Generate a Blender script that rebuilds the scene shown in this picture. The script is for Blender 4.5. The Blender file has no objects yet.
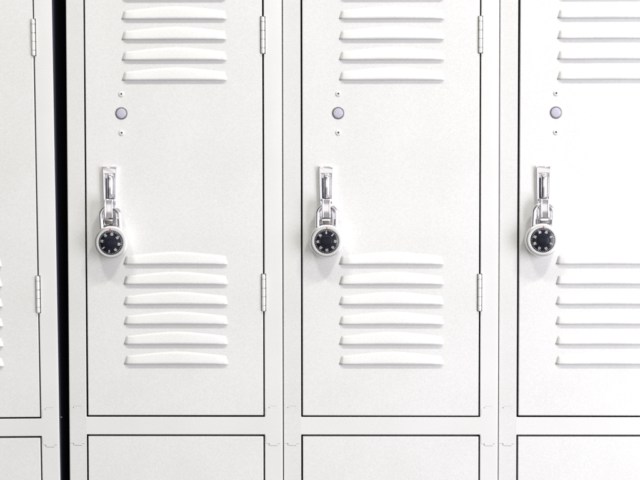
import bpy, bmesh, math, random
from mathutils import Vector, Matrix, Euler
from mathutils.geometry import tessellate_polygon

SC = bpy.context.scene
COL = SC.collection
MM = 0.001
random.seed(7)

# ------------------------------------------------------------------ camera
cd = bpy.data.cameras.new("camera")
cam = bpy.data.objects.new("camera", cd)
COL.objects.link(cam)
cd.sensor_width = 36.0
cd.lens = 85.0
cd.clip_start = 0.05
cd.clip_end = 60.0
PIT, ROL, YAW = 0.04255, -0.00131, -0.01271
F = Vector((math.sin(YAW) * math.cos(PIT), math.cos(YAW) * math.cos(PIT), -math.sin(PIT)))
R0 = Vector((math.cos(YAW), -math.sin(YAW), 0))
U0 = R0.cross(F)
R = R0 * math.cos(ROL) + U0 * math.sin(ROL)
U = -R0 * math.sin(ROL) + U0 * math.cos(ROL)
cm = Matrix((R, U, -F)).transposed().to_4x4()
cm.translation = Vector((0.05293, -2.12876, 0.34063))
cam.matrix_world = cm
SC.camera = cam

# ------------------------------------------------------------------ room light (world seen in the chrome)
w = bpy.data.worlds.new("World")
SC.world = w
w.use_nodes = True
nt = w.node_tree
nt.nodes.clear()
tc = nt.nodes.new("ShaderNodeTexCoord")
sx = nt.nodes.new("ShaderNodeSeparateXYZ")
nt.links.new(tc.outputs["Generated"], sx.inputs[0])
rz = nt.nodes.new("ShaderNodeMapRange")            # floor darker, ceiling lighter
rz.inputs["From Min"].default_value = -0.7
rz.inputs["From Max"].default_value = 0.7
nt.links.new(sx.outputs["Z"], rz.inputs["Value"])
ramp = nt.nodes.new("ShaderNodeValToRGB")
ramp.color_ramp.elements[0].color = (0.46, 0.44, 0.42, 1)
ramp.color_ramp.elements[1].color = (0.72, 0.71, 0.70, 1)
for pos, v in ((0.36, 0.56), (0.42, 1.40), (0.58, 1.40), (0.64, 0.58)):   # bright horizon band added to whiten the chrome
    e = ramp.color_ramp.elements.new(pos)
    e.color = (v, v * 0.975, v * 0.955, 1)
nt.links.new(rz.outputs[0], ramp.inputs[0])
rx = nt.nodes.new("ShaderNodeMapRange")            # the side away from the window is dimmer
rx.inputs["From Min"].default_value = -0.65
rx.inputs["From Max"].default_value = -0.2
rx.inputs["To Min"].default_value = 0.12
rx.inputs["To Max"].default_value = 1.0
nt.links.new(sx.outputs["X"], rx.inputs["Value"])
mul = nt.nodes.new("ShaderNodeMixRGB")
mul.blend_type = 'MULTIPLY'
mul.inputs[0].default_value = 1
nt.links.new(ramp.outputs[0], mul.inputs[1])
nt.links.new(rx.outputs[0], mul.inputs[2])
bg = nt.nodes.new("ShaderNodeBackground")
bg.inputs["Strength"].default_value = 0.64
nt.links.new(mul.outputs[0], bg.inputs[0])
wo = nt.nodes.new("ShaderNodeOutputWorld")
nt.links.new(bg.outputs[0], wo.inputs[0])


def area(name, loc, target, sx_, sy_, power, color):
    l = bpy.data.lights.new(name, 'AREA')
    l.shape = 'RECTANGLE'
    l.size, l.size_y = sx_, sy_
    l.energy = power
    l.color = color
    o = bpy.data.objects.new(name, l)
    COL.objects.link(o)
    o.location = loc
    d = Vector(target) - Vector(loc)
    o.rotation_euler = d.to_track_quat('-Z', 'Y').to_euler()
    return o


area("ceiling_lamp", (1.75, -2.0, 4.1), (0.3, 0, 0.2), 0.7, 0.25, 82, (1.0, 0.985, 0.945))
area("ceiling_lamp", (-1.15, -2.0, 4.1), (0.2, 0, 0.2), 0.7, 0.25, 56, (1.0, 0.985, 0.945))
area("window_light", (2.0, -1.4, 0.15), (0.3, 0, 0.15), 1.0, 1.8, 37, (0.89, 0.89, 1.0))

vs = SC.view_settings
vs.view_transform = 'Standard'
vs.look = 'None'
vs.exposure = 0.30
vs.gamma = 1.0
vs.use_curve_mapping = False


# ------------------------------------------------------------------ materials
def new_mat(name):
    m = bpy.data.materials.new(name)
    m.use_nodes = True
    n = m.node_tree
    b = n.nodes["Principled BSDF"]
    return m, n, b


def paint(name, col, rough=0.42, bump=0.22):
    m, n, b = new_mat(name)
    t = n.nodes.new("ShaderNodeTexCoord")
    # powder-coat grain
    g = n.nodes.new("ShaderNodeTexNoise")
    g.inputs["Scale"].default_value = 820
    g.inputs["Detail"].default_value = 3
    g.inputs["Roughness"].default_value = 0.65
    n.links.new(t.outputs["Object"], g.inputs["Vector"])
    big = n.nodes.new("ShaderNodeTexNoise")
    big.inputs["Scale"].default_value = 9
    big.inputs["Detail"].default_value = 5
    n.links.new(t.outputs["Object"], big.inputs["Vector"])
    r1 = n.nodes.new("ShaderNodeValToRGB")
    r1.color_ramp.elements[0].position = 0.28
    r1.color_ramp.elements[0].color = (col[0] * .87, col[1] * .866, col[2] * .86, 1)
    r1.color_ramp.elements[1].position = 0.72
    r1.color_ramp.elements[1].color = (min(1, col[0] * 1.05), min(1, col[1] * 1.05), min(1, col[2] * 1.05), 1)
    n.links.new(g.outputs["Fac"], r1.inputs[0])
    # faint handling dirt
    r2 = n.nodes.new("ShaderNodeValToRGB")
    r2.color_ramp.elements[0].position = 0.30
    r2.color_ramp.elements[0].color = (.965, .96, .955, 1)
    r2.color_ramp.elements[1].position = 0.60
    r2.color_ramp.elements[1].color = (1, 1, 1, 1)
    n.links.new(big.outputs["Fac"], r2.inputs[0])
    mx = n.nodes.new("ShaderNodeMixRGB")
    mx.blend_type = 'MULTIPLY'
    mx.inputs[0].default_value = 1
    n.links.new(r1.outputs[0], mx.inputs[1])
    n.links.new(r2.outputs[0], mx.inputs[2])
    # rare tiny chips
    v = n.nodes.new("ShaderNodeTexVoronoi")
    v.inputs["Scale"].default_value = 16
    n.links.new(t.outputs["Object"], v.inputs["Vector"])
    r3 = n.nodes.new("ShaderNodeValToRGB")
    r3.color_ramp.elements[0].position = 0.0085
    r3.color_ramp.elements[0].color = (.30, .29, .29, 1)
    r3.color_ramp.elements[1].position = 0.0125
    r3.color_ramp.elements[1].color = (1, 1, 1, 1)
    n.links.new(v.outputs["Distance"], r3.inputs[0])
    mx2 = n.nodes.new("ShaderNodeMixRGB")
    mx2.blend_type = 'MULTIPLY'
    mx2.inputs[0].default_value = 1
    n.links.new(mx.outputs[0], mx2.inputs[1])
    n.links.new(r3.outputs[0], mx2.inputs[2])
    n.links.new(mx2.outputs[0], b.inputs["Base Color"])
    b.inputs["Roughness"].default_value = rough
    b.inputs["Specular IOR Level"].default_value = 0.35
    bp = n.nodes.new("ShaderNodeBump")
    bp.inputs["Strength"].default_value = bump
    bp.inputs["Distance"].default_value = 0.0004
    # grain on top of the slow waviness of the sheet metal
    wv = n.nodes.new("ShaderNodeTexNoise")
    wv.inputs["Scale"].default_value = 11
    wv.inputs["Detail"].default_value = 1
    n.links.new(t.outputs["Object"], wv.inputs["Vector"])
    ad = n.nodes.new("ShaderNodeMath")
    ad.operation = 'MULTIPLY_ADD'
    ad.inputs[1].default_value = 6.0
    n.links.new(wv.outputs["Fac"], ad.inputs[0])
    n.links.new(g.outputs["Fac"], ad.inputs[2])
    n.links.new(ad.outputs[0], bp.inputs["Height"])
    n.links.new(bp.outputs[0], b.inputs["Normal"])
    return m


def metal(name, col, rough, scale=(60, 60, 60), var=0.08, aniso=0.0):
    m, n, b = new_mat(name)
    t = n.nodes.new("ShaderNodeTexCoord")
    mp = n.nodes.new("ShaderNodeMapping")
    mp.inputs["Scale"].default_value = scale
    n.links.new(t.outputs["Object"], mp.inputs[0])
    g = n.nodes.new("ShaderNodeTexNoise")
    g.inputs["Scale"].default_value = 9
    g.inputs["Detail"].default_value = 4
    n.links.new(mp.outputs[0], g.inputs["Vector"])
    mr = n.nodes.new("ShaderNodeMapRange")
    mr.inputs["To Min"].default_value = max(0.02, rough - var)
    mr.inputs["To Max"].default_value = rough + var
    n.links.new(g.outputs["Fac"], mr.inputs["Value"])
    n.links.new(mr.outputs[0], b.inputs["Roughness"])
    b.inputs["Base Color"].default_value = (*col, 1)
    b.inputs["Metallic"].default_value = 1.0
    return m


def plastic(name, col, rough=0.3, spec=0.5):
    m, n, b = new_mat(name)
    t = n.nodes.new("ShaderNodeTexCoord")
    g = n.nodes.new("ShaderNodeTexNoise")
    g.inputs["Scale"].default_value = 900
    n.links.new(t.outputs["Object"], g.inputs["Vector"])
    r = n.nodes.new("ShaderNodeValToRGB")
    r.color_ramp.elements[0].position = .3
    r.color_ramp.elements[0].color = (*[c * .85 for c in col], 1)
    r.color_ramp.elements[1].position = .7
    r.color_ramp.elements[1].color = (*[min(1, c * 1.12) for c in col], 1)
    n.links.new(g.outputs["Fac"], r.inputs[0])
    n.links.new(r.outputs[0], b.inputs["Base Color"])
    b.inputs["Roughness"].default_value = rough
    b.inputs["Specular IOR Level"].default_value = spec
    return m


M_PAINT = paint("white_powder_coat", (0.812, 0.812, 0.792))
M_INNER = plastic("unlit_inner_steel", (0.070, 0.073, 0.105), 0.7, 0.2)  # dark colour stands for the shade in gaps, slots and holes
M_CHROME = metal("chrome", (0.88, 0.865, 0.90), 0.10, var=0.05)
M_STEEL = metal("satin_steel", (0.93, 0.93, 0.92), 0.36, var=0.08)
M_DIAL = plastic("black_dial", (0.006, 0.007, 0.018), 0.24, 0.4)
M_KNOB = plastic("black_knob", (0.006, 0.007, 0.017), 0.30, 0.3)
M_WHITE = plastic("white_marking", (0.85, 0.84, 0.82), 0.5)
M_RED = plastic("red_marking", (0.62, 0.015, 0.03), 0.45)
M_PLUG = plastic("lavender_plug", (0.54, 0.525, 0.62), 0.40)
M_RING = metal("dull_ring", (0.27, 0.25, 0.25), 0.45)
M_WALL = plastic("unlit_wall", (0.02, 0.023, 0.045), 0.9, 0.1)


# ------------------------------------------------------------------ mesh helpers (all in millimetres)
def finish(name, bm, mat, parent=None, smooth=None, loc=None):
    me = bpy.data.meshes.new(name)
    for v in bm.verts:
        v.co *= MM
    bm.normal_update()
    if smooth is not None:
        for f in bm.faces:
            f.smooth = True
        me.set_sharp_from_angle if False else None
    bm.to_mesh(me)
    bm.free()
    if smooth is not None:
        me.set_sharp_from_angle(angle=math.radians(smooth))
    me.materials.append(mat)
    o = bpy.data.objects.new(name, me)
    COL.objects.link(o)
    if parent:
        o.parent = parent
    if loc:
        o.location = Vector(loc) * MM
    return o


def box(bm, x0, x1, y0, y1, z0, z1, bev=0.0, seg=2):
    vs_ = [bm.verts.new(p) for p in ((x0, y0, z0), (x1, y0, z0), (x1, y1, z0), (x0, y1, z0),
                                     (x0, y0, z1), (x1, y0, z1), (x1, y1, z1), (x0, y1, z1))]
    fs = [bm.faces.new([vs_[i] for i in q]) for q in
          ((3, 2, 1, 0), (4, 5, 6, 7), (0, 1, 5, 4), (1, 2, 6, 5), (2, 3, 7, 6), (3, 0, 4, 7))]
    if bev:
        es = list({e_ for f in fs for e_ in f.edges})
        bmesh.ops.bevel(bm, geom=es, offset=bev, segments=seg, affect='EDGES', profile=0.5)


def rect(x0, x1, z0, z1):
    return [(x0, z0), (x1, z0), (x1, z1), (x0, z1)]


def sheet(bm, outer, holes, yf):
    """flat face with holes in the xz plane; yf(x, z) gives y; faces look towards -y"""
    polys = [[Vector((x, z, 0)) for x, z in p] for p in [outer] + holes]
    flat = [p for poly in polys for p in poly]
    vv = [bm.verts.new((p.x, yf(p.x, p.y), p.y)) for p in flat]
    for t in tessellate_polygon(polys):
        a, b_, c = [vv[i] for i in t]
        try:
            f = bm.faces.new((a, b_, c))
        except ValueError:
            continue
        f.normal_update()
        if f.normal.y > 0:
            f.normal_flip()


def offset_poly(poly, k):
    """counter-clockwise rectilinear outline moved inwards by k"""
    out = []
    n = len(poly)
    for i in range(n):
        p0, p1, p2 = Vector(poly[i - 1]), Vector(poly[i]), Vector(poly[(i + 1) % n])
        d1, d2 = (p1 - p0).normalized(), (p2 - p1).normalized()
        nrm = Vector((-d1.y, d1.x)) + Vector((-d2.y, d2.x))
        out.append((p1.x + k * nrm.x, p1.y + k * nrm.y))
    return out


def rim(bm, r, outline, yf, depth, inward=False, seg=4):
    """rounded edge + flange along an outline; the flat sheet ends r inside it (outside if inward)"""
    sgn = -1 if inward else 1
    prof = [(r * (1 - math.sin(i * math.pi / 2 / seg)), r * (1 - math.cos(i * math.pi / 2 / seg))) for i in range(seg + 1)]
    prof.append((0, depth))
    loops = []
    for ins, dy in prof:
        loops.append([bm.verts.new((x, yf(x, z) + dy, z)) for x, z in offset_poly(outline, ins * sgn)])
    n = len(outline)
    for a, b_ in zip(loops, loops[1:]):
        for i in range(n):
            j = (i + 1) % n
            q = (a[i], a[j], b_[j], b_[i])
            bm.faces.new(q if not inward else q[::-1])


def lathe(bm, prof, n=48, axis_y=True, cx=0, cz=0):
    """profile (radius, y), revolved about the y axis through (cx, cz)"""
    rings = []
    for r, y in prof:
        if r < 1e-6:
            rings.append([bm.verts.new((cx, y, cz))])
        else:
            rings.append([bm.verts.new((cx + r * math.cos(2 * math.pi * i / n), y, cz + r * math.sin(2 * math.pi * i / n)))
                          for i in range(n)])
    for a, b_ in zip(rings, rings[1:]):
        for i in range(n):
            j = (i + 1) % n
            if len(a) == 1 and len(b_) == 1:
                continue
            if len(a) == 1:
                bm.faces.new((a[0], b_[i], b_[j]))
            elif len(b_) == 1:
                bm.faces.new((a[i], b_[0], a[j]))
            else:
                bm.faces.new((a[i], b_[i], b_[j], a[j]))
    bmesh.ops.recalc_face_normals(bm, faces=bm.faces)


def tube(bm, pts, r, n=20, cap=True):
    rings = []
    pts = [Vector(p) for p in pts]
    up = Vector((0, 1, 0))
    for i, p in enumerate(pts):
        d = (pts[min(i + 1, len(pts) - 1)] - pts[max(i - 1, 0)]).normalized()
        a = d.cross(up).normalized()
        rings.append([bm.verts.new(p + (a * math.cos(t) + up * math.sin(t)) * r)
                      for t in [2 * math.pi * k / n for k in range(n)]])
    for a, b_ in zip(rings, rings[1:]):
        for i in range(n):
            j = (i + 1) % n
            bm.faces.new((a[i], a[j], b_[j], b_[i]))
    if cap:
        bm.faces.new(rings[0][::-1])
        bm.faces.new(rings[-1])
    bmesh.ops.recalc_face_normals(bm, faces=bm.faces)


def prism(bm, outline, y0, y1, bev=0.0, seg=2, front_bev=None):
    """outline in xz, from y0 (front) to y1"""
    a = [bm.verts.new((x, y0, z)) for x, z in outline]
    b_ = [bm.verts.new((x, y1, z)) for x, z in outline]
    n = len(a)
    f0 = bm.faces.new(a)
    f1 = bm.faces.new(b_[::-1])
    for i in range(n):
        j = (i + 1) % n
        bm.faces.new((a[j], a[i], b_[i], b_[j]))
    bmesh.ops.recalc_face_normals(bm, faces=bm.faces)
    if bev:
        bmesh.ops.bevel(bm, geom=list(f0.edges), offset=bev, segments=seg, affect='EDGES', profile=0.5)


def empty(name, loc, rot=(0, 0, 0)):
    o = bpy.data.objects.new(name, None)
    o.empty_display_size = 0.05
    COL.objects.link(o)
    o.location = loc
    o.rotation_euler = rot
    return o


# ------------------------------------------------------------------ wall behind the lockers, coloured dark to stand for the unlit gap
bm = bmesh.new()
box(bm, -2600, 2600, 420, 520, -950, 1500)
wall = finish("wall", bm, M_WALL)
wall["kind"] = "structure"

# ------------------------------------------------------------------ one locker, local mm: x=0 latch-side gap, z=0 gap under the upper door
XL, XR = -25.95, 277.35          # frame outer edges
DX0, DX1 = 1.25, 249.9         # door edges
OX0, OX1 = -1.25, 252.1        # frame opening edges
DT, DB = 732.0, 1.2            # upper door top / bottom
TOPZ, BOTZ = 762.0, -792.0
RAILT, RAILB = -1.2, -26.2     # rail between the doors
LDT, LDB = -29.0, -760.0       # lower door
LOUV_LO = [215.5, 187.3, 158.8, 130.7, 102.2, 74.0]
LOUV_UP = [616.5, 588.2, 560.0, 531.5, 502.8, 474.6]
LX0, LX1 = 52.3, 200.6
HINGES = [(149.6, 201.6), (512.0, 563.2)]
HZ = 0.5                       # play above and below a hinge barrel
HXC = 250.8                    # hinge axis


def right_side(x, z0, z1, xn, hinges):
    """outline points going up along x with a notch to xn at each hinge"""
    pts = [(x, z0)]
    for a, b_ in hinges:
        pts += [(x, a - HZ), (xn, a - HZ), (xn, b_ + HZ), (x, b_ + HZ)]
    return pts + [(x, z1)]


def louver_outline(z0):
    """hole in the door sheet under one louvre (xz), bottom edge first"""
    n = 12
    top = []
    xa, xb = LX0 + 3.6, LX1 - 3.2
    for i in range(n + 1):
        t = i / n
        x = xb + (xa - xb) * t
        s = abs(2 * t - 1)
        top.append((x, z0 + 11.8 + 6.6 * (1 - s ** 1.4)))
    return [(LX0, z0), (LX1, z0)] + top


def louver_mesh():
    """pressed louvre with its lip at z=0, open underneath"""
    bm = bmesh.new()
    n = 12
    p = 3.0
    xa, xb = LX0 + 3.6, LX1 - 3.2
    la, lb = LX0 + 6.5, LX1 - 4.0
    rows = []
    m = 5
    for k in range(m + 1):
        u = k / m
        row = []
        for i in range(n + 1):
            t = i / n
            xt = (xa + 5.2) + ((xb - 4.0) - (xa + 5.2)) * t
            s = abs(2 * (xt - xa) / (xb - xa) - 1)
            zt = 11.8 + 6.6 * (1 - s ** 1.4)
            xl = la + (lb - la) * t
            x = xt + (xl - xt) * u
            z = zt * (1 - u)
            y = -p * (1 - (1 - u) ** 1.35)
            row.append(bm.verts.new((x, y, z)))
        rows.append(row)
    for a, b_ in zip(rows, rows[1:]):
        for i in range(n):
            bm.faces.new((a[i], b_[i], b_[i + 1], a[i + 1]))
    # end cheeks
    for side in (0, 1):
        i = 0 if side == 0 else n
        foot0 = bm.verts.new((LX0 if side == 0 else LX1, 0, 0))
        foot1 = bm.verts.new((xa if side == 0 else xb, 0, 11.8))
        col = [r[i] for r in rows]
        prev = foot1
        for k in range(m):
            t = (k + 1) / m
            nxt = foot0 if k == m - 1 else bm.verts.new(foot1.co.lerp(foot0.co, t))
            q = (prev, nxt, col[k + 1], col[k])
            bm.faces.new(q if side == 0 else q[::-1])
            prev = nxt
    bmesh.ops.recalc_face_normals(bm, faces=bm.faces)
    if bm.faces[0].normal.y > 0:
        bmesh.ops.reverse_faces(bm, faces=bm.faces)
    return bm


def door_mesh(z0, z1, louvers):
    bm = bmesh.new()
    r = 0.9
    yf = lambda x, z: -0.6
    hs = HINGES if louvers else []
    out = [(DX0, z0)] + right_side(DX1, z0, z1, HXC - 3.5, hs) + [(DX0, z1)]
    sheet(bm, offset_poly(out, r), [louver_outline(z) for z in louvers], yf)
    rim(bm, r, out, yf, 16)
    # folded return behind the flange keeps the locker closed
    for x0, x1 in ((DX0, DX0 + 12), (DX1 - 12, DX1)):
        v = [bm.verts.new(c) for c in ((x0, 15.4, z0), (x1, 15.4, z0), (x1, 15.4, z1), (x0, 15.4, z1))]
        bm.faces.new(v)
    bmesh.ops.remove_doubles(bm, verts=bm.verts, dist=0.0005)
    return bm


def tab_slots(x, edge):
    """narrow slits round the welded tab of the cross rail; x is the left edge of the upright"""
    h = [rect(x + 1.4, x + 5.2, -39.25, -38.75), rect(x + 5.3, x + 6.4, -41.6, -38.7),
         rect(x + 6.45, x + 17.6, -42.4, -41.75), rect(x + 17.8, x + 21.4, -39.5, -39.0),
         rect(x + 5.4, x + 6.5, 11.4, 12.9), rect(x + 6.9, x + 17.2, 14.2, 14.42)]
    if edge:
        h += [rect(x + 1.2, x + 1.45, 0.5, 11.5), rect(x + 1.2, x + 1.5, -38, -28)]
    return h


def frame_mesh(dl, dr):
    bm = bmesh.new()
    r = 0.9
    # left upright, tilt added back towards the seam so its face takes less light
    yl = lambda x, z: 0.070 * max(0.0, OX0 - x)
    y0 = lambda x, z: 0.0
    sheet(bm, rect(XL + r, OX0 - r, BOTZ, TOPZ), tab_slots(XL, False), yl)
    opening = [(OX0, RAILT)] + right_side(OX1, RAILT, DT + 1.5, HXC + 3.4, HINGES) + [(OX0, DT + 1.5)]
    side = offset_poly(opening, -r)[1:-1]
    sheet(bm, [(side[0][0], BOTZ), (XR - r, BOTZ), (XR - r, TOPZ), (side[-1][0], TOPZ)] + side[::-1], tab_slots(OX1, True), y0)
    for za, zb in ((RAILB + r, RAILT - r), (DT + 1.5 + r, TOPZ), (BOTZ, LDB - 1.5 - r)):
        sheet(bm, rect(OX0 - r, OX1 + r, za, zb), [], y0)
    # rounded lips of the two openings, then the outer fold at the seams
    rim(bm, r, opening, y0, 1.6, inward=True)
    rim(bm, r, rect(OX0, OX1, LDB - 1.5, RAILB), y0, 1.6, inward=True)
    # painted metal just behind the slits of the welded tabs
    for x0, x1, y_ in ((XL + 1.2, OX0 - 1.2, yl), (OX1 + .9, XR - 1.2, y0)):
        for z0, z1 in ((-44, -27.5), (-.5, 15.5)):
            f = bm.faces.new([bm.verts.new((x, y_(x, 0) + 1.1, z)) for x, z in rect(x0, x1, z0, z1)])
    for x, s in ((XL, 1), (XR, -1)):
        prev = None
        pr = [(r * (1 - math.sin(i * math.pi / 8)), r * (1 - math.cos(i * math.pi / 8))) for i in range(5)] + [(0, dl if s == 1 else dr)]
        yb = yl(XL, 0) if s == 1 else 0
        for ins, dy in pr:
            a = bm.verts.new((x + s * ins, yb + dy, BOTZ))
            b_ = bm.verts.new((x + s * ins, yb + dy, TOPZ))
            if prev:
                f = bm.faces.new((prev[0], prev[1], b_, a))
                f.normal_update()
                if f.normal.x * s > 0:
                    f.normal_flip()
            prev = (a, b_)
    bmesh.ops.remove_doubles(bm, verts=bm.verts, dist=0.0005)
    return bm


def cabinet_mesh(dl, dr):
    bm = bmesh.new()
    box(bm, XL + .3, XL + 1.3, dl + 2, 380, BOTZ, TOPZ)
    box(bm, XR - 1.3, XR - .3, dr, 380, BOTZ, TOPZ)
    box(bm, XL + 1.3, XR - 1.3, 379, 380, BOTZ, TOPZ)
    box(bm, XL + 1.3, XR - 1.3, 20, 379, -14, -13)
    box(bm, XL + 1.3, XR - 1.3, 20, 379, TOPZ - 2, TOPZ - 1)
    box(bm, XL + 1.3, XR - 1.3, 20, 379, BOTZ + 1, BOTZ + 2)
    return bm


def hinge_mesh(z0, z1):
    """five-knuckle hinge barrel, axis along z"""
    bm = bmesh.new()
    n = 20
    R_ = 2.65
    cuts = [0.0, .15, .39, .625, .865, 1.0]
    prof = [(0.0, z0), (R_ * .62, z0), (R_ * .93, z0 + .7), (R_, z0 + 1.6)]
    for c in cuts[1:-1]:
        z = z0 + (z1 - z0) * c
        g = .50 if c == .625 else .38
        prof += [(R_, z - g), (R_ * .5, z - g * .6), (R_ * .5, z + g * .6), (R_, z + g)]
    prof += [(R_, z1 - 1.6), (R_ * .93, z1 - .7), (R_ * .62, z1), (0.0, z1)]
    rings = []
    for rr, z in prof:
        rings.append([bm.verts.new((rr * math.cos(2 * math.pi * i / n), rr * math.sin(2 * math.pi * i / n), z)) for i in range(n)])
    for a, b_ in zip(rings, rings[1:]):
        for i in range(n):
            j = (i + 1) % n
            bm.faces.new((a[i], a[j], b_[j], b_[i]))
    bmesh.ops.remove_doubles(bm, verts=bm.verts, dist=0.0005)
    bmesh.ops.recalc_face_normals(bm, faces=bm.faces)
    return bm


HX = 34.8     # middle of the latch handle


def handle_parts(root):
    # escutcheon: tapering pressed plate with raised rails and an open channel
    zt, zb = 353.8, 271.0
    out = [(-10.2, zb), (10.0, zb), (9.7, 300), (11.0, zt - 1.5), (10.2, zt), (-10.4, zt), (-11.2, zt - 1.5), (-9.9, 300)]
    ch = [(-6.6, zb), (6.4, zb), (6.2, 300), (6.6, 342.5), (5.6, 344.5), (-5.8, 344.5), (-6.8, 342.5), (-6.4, 300)]
    bm = bmesh.new()
    prism(bm, out, -1.6, -0.62, 0.5)

    u = [(-10.0, zb), (-6.7, zb), (-6.4, 300), (-6.8, 343.0), (6.6, 343.0), (6.2, 300), (6.5, zb), (9.8, zb), (9.5, 300),
         (10.8, zt - 1.6), (10.0, zt - .4), (-10.2, zt - .4), (-11.0, zt - 1.6), (-9.7, 300)]
    prism(bm, u, -5.2, -1.4, 1.35, 3)
    h = finish("latch_handle", bm, M_CHROME, root, 40, (HX, 0, 0))
    # dark bed of the channel
    bm = bmesh.new()
    box(bm, -6.2, 6.0, -2.1, -1.7, 273, 342.6)
    finish("channel_bed", bm, M_STEEL, h)
    # dark strips standing for shade beside the lift bar and above the staple
    bm = bmesh.new()
    box(bm, -5.9, -3.9, -2.6, -1.9, 309.0, 337.5, 0.25)
    box(bm, -5.0, 5.0, -5.2, -1.9, 308.1, 309.6, 0.25)
    finish("slot_shade", bm, M_INNER, h)
    # upper lift bar: half round bar with a rounded pin above it
    bm = bmesh.new()
    n = 14
    rows = []
    for z in (309.6, 310.4, 338.0, 339.6, 340.4):
        k = {309.6: .9, 310.4: 1, 338.0: 1, 339.6: .92, 340.4: .75}[z]
        rows.append([bm.verts.new((0.4 + 4.5 * k * math.cos(math.pi * i / n), -3.0 - 5.2 * k * math.sin(math.pi * i / n) ** .8, z)) for i in range(n + 1)])
    for a, b_ in zip(rows, rows[1:]):
        for i in range(n):
            bm.faces.new((a[i], a[i + 1], b_[i + 1], b_[i]))
    bm.faces.new(rows[0])
    bm.faces.new(rows[-1][::-1])
    bmesh.ops.recalc_face_normals(bm, faces=bm.faces)
    finish("lift_bar", bm, M_CHROME, h, 50)
    bm = bmesh.new()
    box(bm, -3.2, 3.8, -5.0, -1.9, 340.2, 346.0, 1.0, 3)
    finish("pivot_tab", bm, M_CHROME, h, 50)
    # lower lock staple: stands off the plate, the shackle passes behind it
    bm = bmesh.new()
    # front bar with a shallow trough between two rims
    box(bm, -5.8, 5.8, -17.4, -15.4, 281.5, 308.2, 0.5, 2)
    box(bm, -5.8, -3.6, -18.8, -17.0, 281.7, 308.0, 0.6, 3)
    box(bm, 3.6, 5.8, -18.8, -17.0, 281.7, 308.0, 0.6, 3)
    box(bm, -3.8, 3.8, -18.7, -17.0, 305.9, 307.9, 0.6, 3)
    box(bm, -5.6, 5.6, -15.8, -1.8, 304.2, 308.0, 0.5, 2)
    # bottom nose that slopes back
    v = [(-5.6, -18.7, 282.2), (5.6, -18.7, 282.2), (5.6, -15.6, 278.0), (-5.6, -15.6, 278.0),
         (-5.6, -15.2, 284.0), (5.6, -15.2, 284.0)]
    vv = [bm.verts.new(c) for c in v]
    for q in ((0, 3, 2, 1), (0, 1, 5, 4), (3, 4, 5, 2), (0, 4, 3), (1, 2, 5)):
        bm.faces.new([vv[i] for i in q])
    bmesh.ops.recalc_face_normals(bm, faces=bm.faces)
    finish("staple", bm, M_CHROME, h, 45)
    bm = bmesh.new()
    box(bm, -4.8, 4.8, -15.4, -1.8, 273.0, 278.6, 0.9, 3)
    finish("staple_eye", bm, M_RING, h, 45)  # return web in dark metal, its shadow under the nose put into the colour
    return h


def make_locker(loc, rot, label, dl=12, dr=12, skew=0.0, slip=0.0):
    root = empty("locker", loc, rot)
    root["label"] = label
    root["category"] = "locker"
    root["group"] = "lockers standing in a row"
    finish("frame", frame_mesh(dl, dr), M_PAINT, root, 30)
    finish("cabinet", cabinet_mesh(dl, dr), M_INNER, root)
    d = finish("door", door_mesh(DB, DT, LOUV_UP + LOUV_LO), M_PAINT, root, 30)
    finish("door", door_mesh(LDB, LDT, []), M_PAINT, root, 30)
    d.rotation_euler.y = math.radians(skew)      # doors never hang quite true
    d.location = Vector((slip, 0, slip * .6)) * MM
    lv = None
    for z in LOUV_UP + LOUV_LO:
        if lv is None:
            lv = finish("louver", louver_mesh(), M_PAINT, d, 28)
            md = lv.modifiers.new("Solidify", 'SOLIDIFY')
            md.thickness = 0.0008
            md.offset = -1
            o = lv
        else:
            o = lv.copy()
            COL.objects.link(o)
            o.parent = d
        o.location = (0, -0.0006, z * MM)
    for z in (455.5, 401.0):
        bm = bmesh.new()
        lathe(bm, [(1.35, -0.7), (1.4, -1.7), (1.8, -2.0), (2.8, -1.8), (3.7, -1.2), (4.2, -0.55)], 32)
        o = finish("rivet", bm, M_PAINT, d, 60, (51.6, 0, z))
        bm = bmesh.new()
        lathe(bm, [(0, -1.1), (1.4, -1.1), (1.45, -.5)], 20)
        bmesh.ops.translate(bm, verts=bm.verts, vec=(51.6, 0, z))
        finish("rivet_hole_shade", bm, M_INNER, d)  # dark disc in place of the shade inside the hole
    bm = bmesh.new()
    lathe(bm, [(7.0, -0.9), (7.4, -1.5), (8.2, -1.3), (8.7, -0.55)], 48)
    finish("plug_ring", bm, M_RING, d, 40, (51.6, 0, 428.5))
    bm = bmesh.new()
    lathe(bm, [(0, -1.7), (2.2, -1.7), (5.4, -1.6), (6.6, -1.3), (7.1, -0.8)], 48)
    finish("lock_plug", bm, M_PLUG, d, 60, (51.6, 0, 428.5))
    for z0, z1 in HINGES:
        finish("hinge", hinge_mesh(z0, z1), M_PAINT, root, 35, (HXC, -0.9, 0))
    handle_parts(root)
    return root


P = 0.3048
LEAN = math.radians(-0.52)
lk0 = make_locker((-0.6226, 0.0, -0.0047), (0, LEAN, 0),
                  "off-white locker left of the black gap, leaning slightly, only its hinge edge in view", dr=2.2, skew=0.03, slip=0.1)
lk1 = make_locker((-P, 0, 0), (0, 0, 0),
                  "off-white louvered steel locker standing directly right of the black gap", dl=2.2, skew=-0.035, slip=0.1)
lk2 = make_locker((0, 0, 0), (0, 0, 0),
                  "white louvered steel locker in the middle, between the two other padlocked lockers", skew=0.03, slip=-0.15)
lk3 = make_locker((P, 0, 0), (0, 0, 0),
                  "brightest white locker, its hinge side cut off by the photo's right edge", skew=0.05, slip=0.2)

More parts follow.
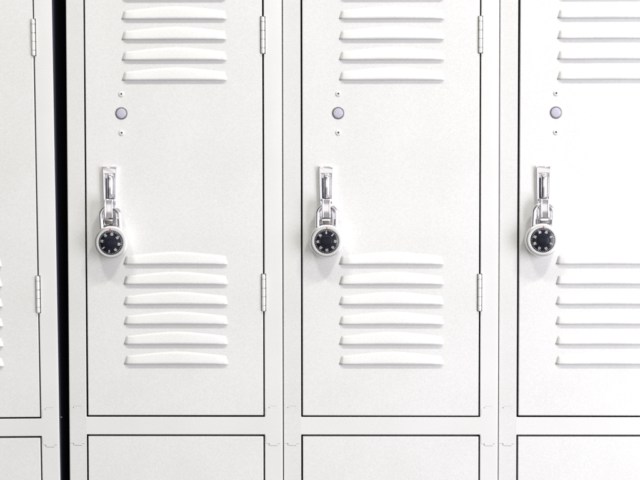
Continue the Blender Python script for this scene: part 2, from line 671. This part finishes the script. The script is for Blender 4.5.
# small bright bolt head inside the gap, on the side of the leaning locker
bm = bmesh.new()
lathe(bm, [(0, -1.5), (.8, -1.4), (1.2, -.7), (1.2, 1.0)], 16)
bmesh.ops.rotate(bm, verts=bm.verts, matrix=Matrix.Rotation(math.radians(90), 3, 'Z'))
finish("bolt", bm, M_RING, lk0, 50, (XR + 1.0, 12, -1.5))


# ------------------------------------------------------------------ combination padlocks
def text_mesh(s, size):
    c = bpy.data.curves.new("t", 'FONT')
    c.body = s
    c.size = size
    c.align_x = 'CENTER'
    c.align_y = 'CENTER'
    c.extrude = 0.0
    c.offset = size * 0.018
    c.space_character = 0.92
    o = bpy.data.objects.new("t", c)
    COL.objects.link(o)
    dg = bpy.context.evaluated_depsgraph_get()
    me = bpy.data.meshes.new_from_object(o.evaluated_get(dg))
    bpy.data.objects.remove(o)
    bpy.data.curves.remove(c)
    return me


def make_padlock(loc, swing, zero_deg, label):
    """origin at the middle of the case, shackle up; swing turns it about y"""
    root = empty("padlock", loc, (0, swing, 0))
    root["label"] = label
    root["category"] = "padlock"
    root["group"] = "combination padlocks on the locker handles"
    RB = 23.5
    bm = bmesh.new()
    lathe(bm, [(0, 9.5), (20.8, 9.5), (22.5, 8.8), (RB, 7.0), (RB, -6.6), (23.1, -7.9), (22.4, -8.8), (21.3, -9.3),
               (19.8, -9.6), (18.0, -9.7), (17.2, -9.5), (16.9, -8.6), (0, -8.6)], 96)
    finish("case", bm, M_STEEL, root, 35)
    # shackle
    bm = bmesh.new()
    hw = 12.9
    zc = 38.0
    pts = [(-hw, 0, 15), (-hw, 0, 24), (-hw, 0, 31)]
    for i in range(25):
        a = math.pi - math.pi * i / 24
        pts.append((hw * math.cos(a), 0, zc + (hw) * math.sin(a) * .92))
    pts += [(hw, 0, 31), (hw, 0, 24), (hw, 0, 15)]
    tube(bm, pts, 3.45, 24)
    finish("shackle", bm, M_CHROME, root, 50)
    # dial
    dial = empty_dial = None
    bm = bmesh.new()
    lathe(bm, [(16.75, -8.7), (16.75, -10.4), (16.5, -10.9), (16.2, -11.15), (9.2, -12.6), (8.4, -12.7), (0, -12.7)], 96)
    dial = finish("dial", bm, M_DIAL, root, 30)
    bm = bmesh.new()
    prof = [(8.0, -12.6), (7.8, -16.0), (7.3, -16.9), (6.4, -17.3), (0, -17.2)]
    lathe(bm, prof, 60)
    for v in bm.verts:                       # fine grip flutes
        rr = math.hypot(v.co.x, v.co.z)
        if rr > 7.0:
            a = math.atan2(v.co.z, v.co.x)
            k = 1 + 0.018 * math.cos(30 * a)
            v.co.x *= k
            v.co.z *= k
    finish("knob", bm, M_KNOB, dial, 35)
    # graduations: 40 ticks and the eight numerals
    bm = bmesh.new()
    slope = (12.6 - 11.15) / (16.2 - 9.2)

    def yd(r):
        return -(11.15 + (16.2 - r) * slope) - 0.06
    for k in range(40):
        a = math.radians(zero_deg) + 2 * math.pi * k / 40
        big = k % 5 == 0
        r0, r1 = (13.8, 15.9) if big else (14.8, 15.9)
        hwid = 0.28 if big else 0.24
        c, s = math.sin(a), math.cos(a)
        q = []
        for rr, t in ((r0, -hwid), (r1, -hwid), (r1, hwid), (r0, hwid)):
            q.append(bm.verts.new((rr * c + t * s, yd(rr), rr * s - t * c)))
        f = bm.faces.new(q)
        f.normal_update()
        if f.normal.y > 0:
            f.normal_flip()
    for k in range(8):
        a = math.radians(zero_deg) + 2 * math.pi * k / 8
        me = text_mesh(str(k * 5), 4.4)
        rr = 11.75
        mt = (Matrix.Translation((rr * math.sin(a), yd(rr - 1.6), rr * math.cos(a)))
              @ Matrix.Rotation(a, 4, 'Y') @ Matrix.Rotation(math.radians(90), 4, 'X'))
        me.transform(mt)
        bm.from_mesh(me)
        bpy.data.meshes.remove(me)
    finish("dial_numerals", bm, M_WHITE, dial)
    # red index mark on the case above the dial
    bm = bmesh.new()
    prism(bm, [(-0.6, 17.0), (0.6, 17.0), (0.85, 19.6), (-0.85, 19.6)], -9.95, -9.4)
    finish("index_mark", bm, M_RED, root)
    return root


YS = -0.0110
make_padlock((-P + 0.0382, YS, 0.2474), math.radians(-3.0), 192,
             "steel combination padlock with black dial on the locker beside the black gap")
make_padlock((0.0354, YS, 0.2490), math.radians(0.8), -3,
             "steel combination padlock hanging on the middle locker's handle, straight below it")
make_padlock((P + 0.0318, YS, 0.2504), math.radians(3.6), 64,
             "brightest steel combination padlock, hanging on the locker at the right edge")
bpy.context.view_layer.update()
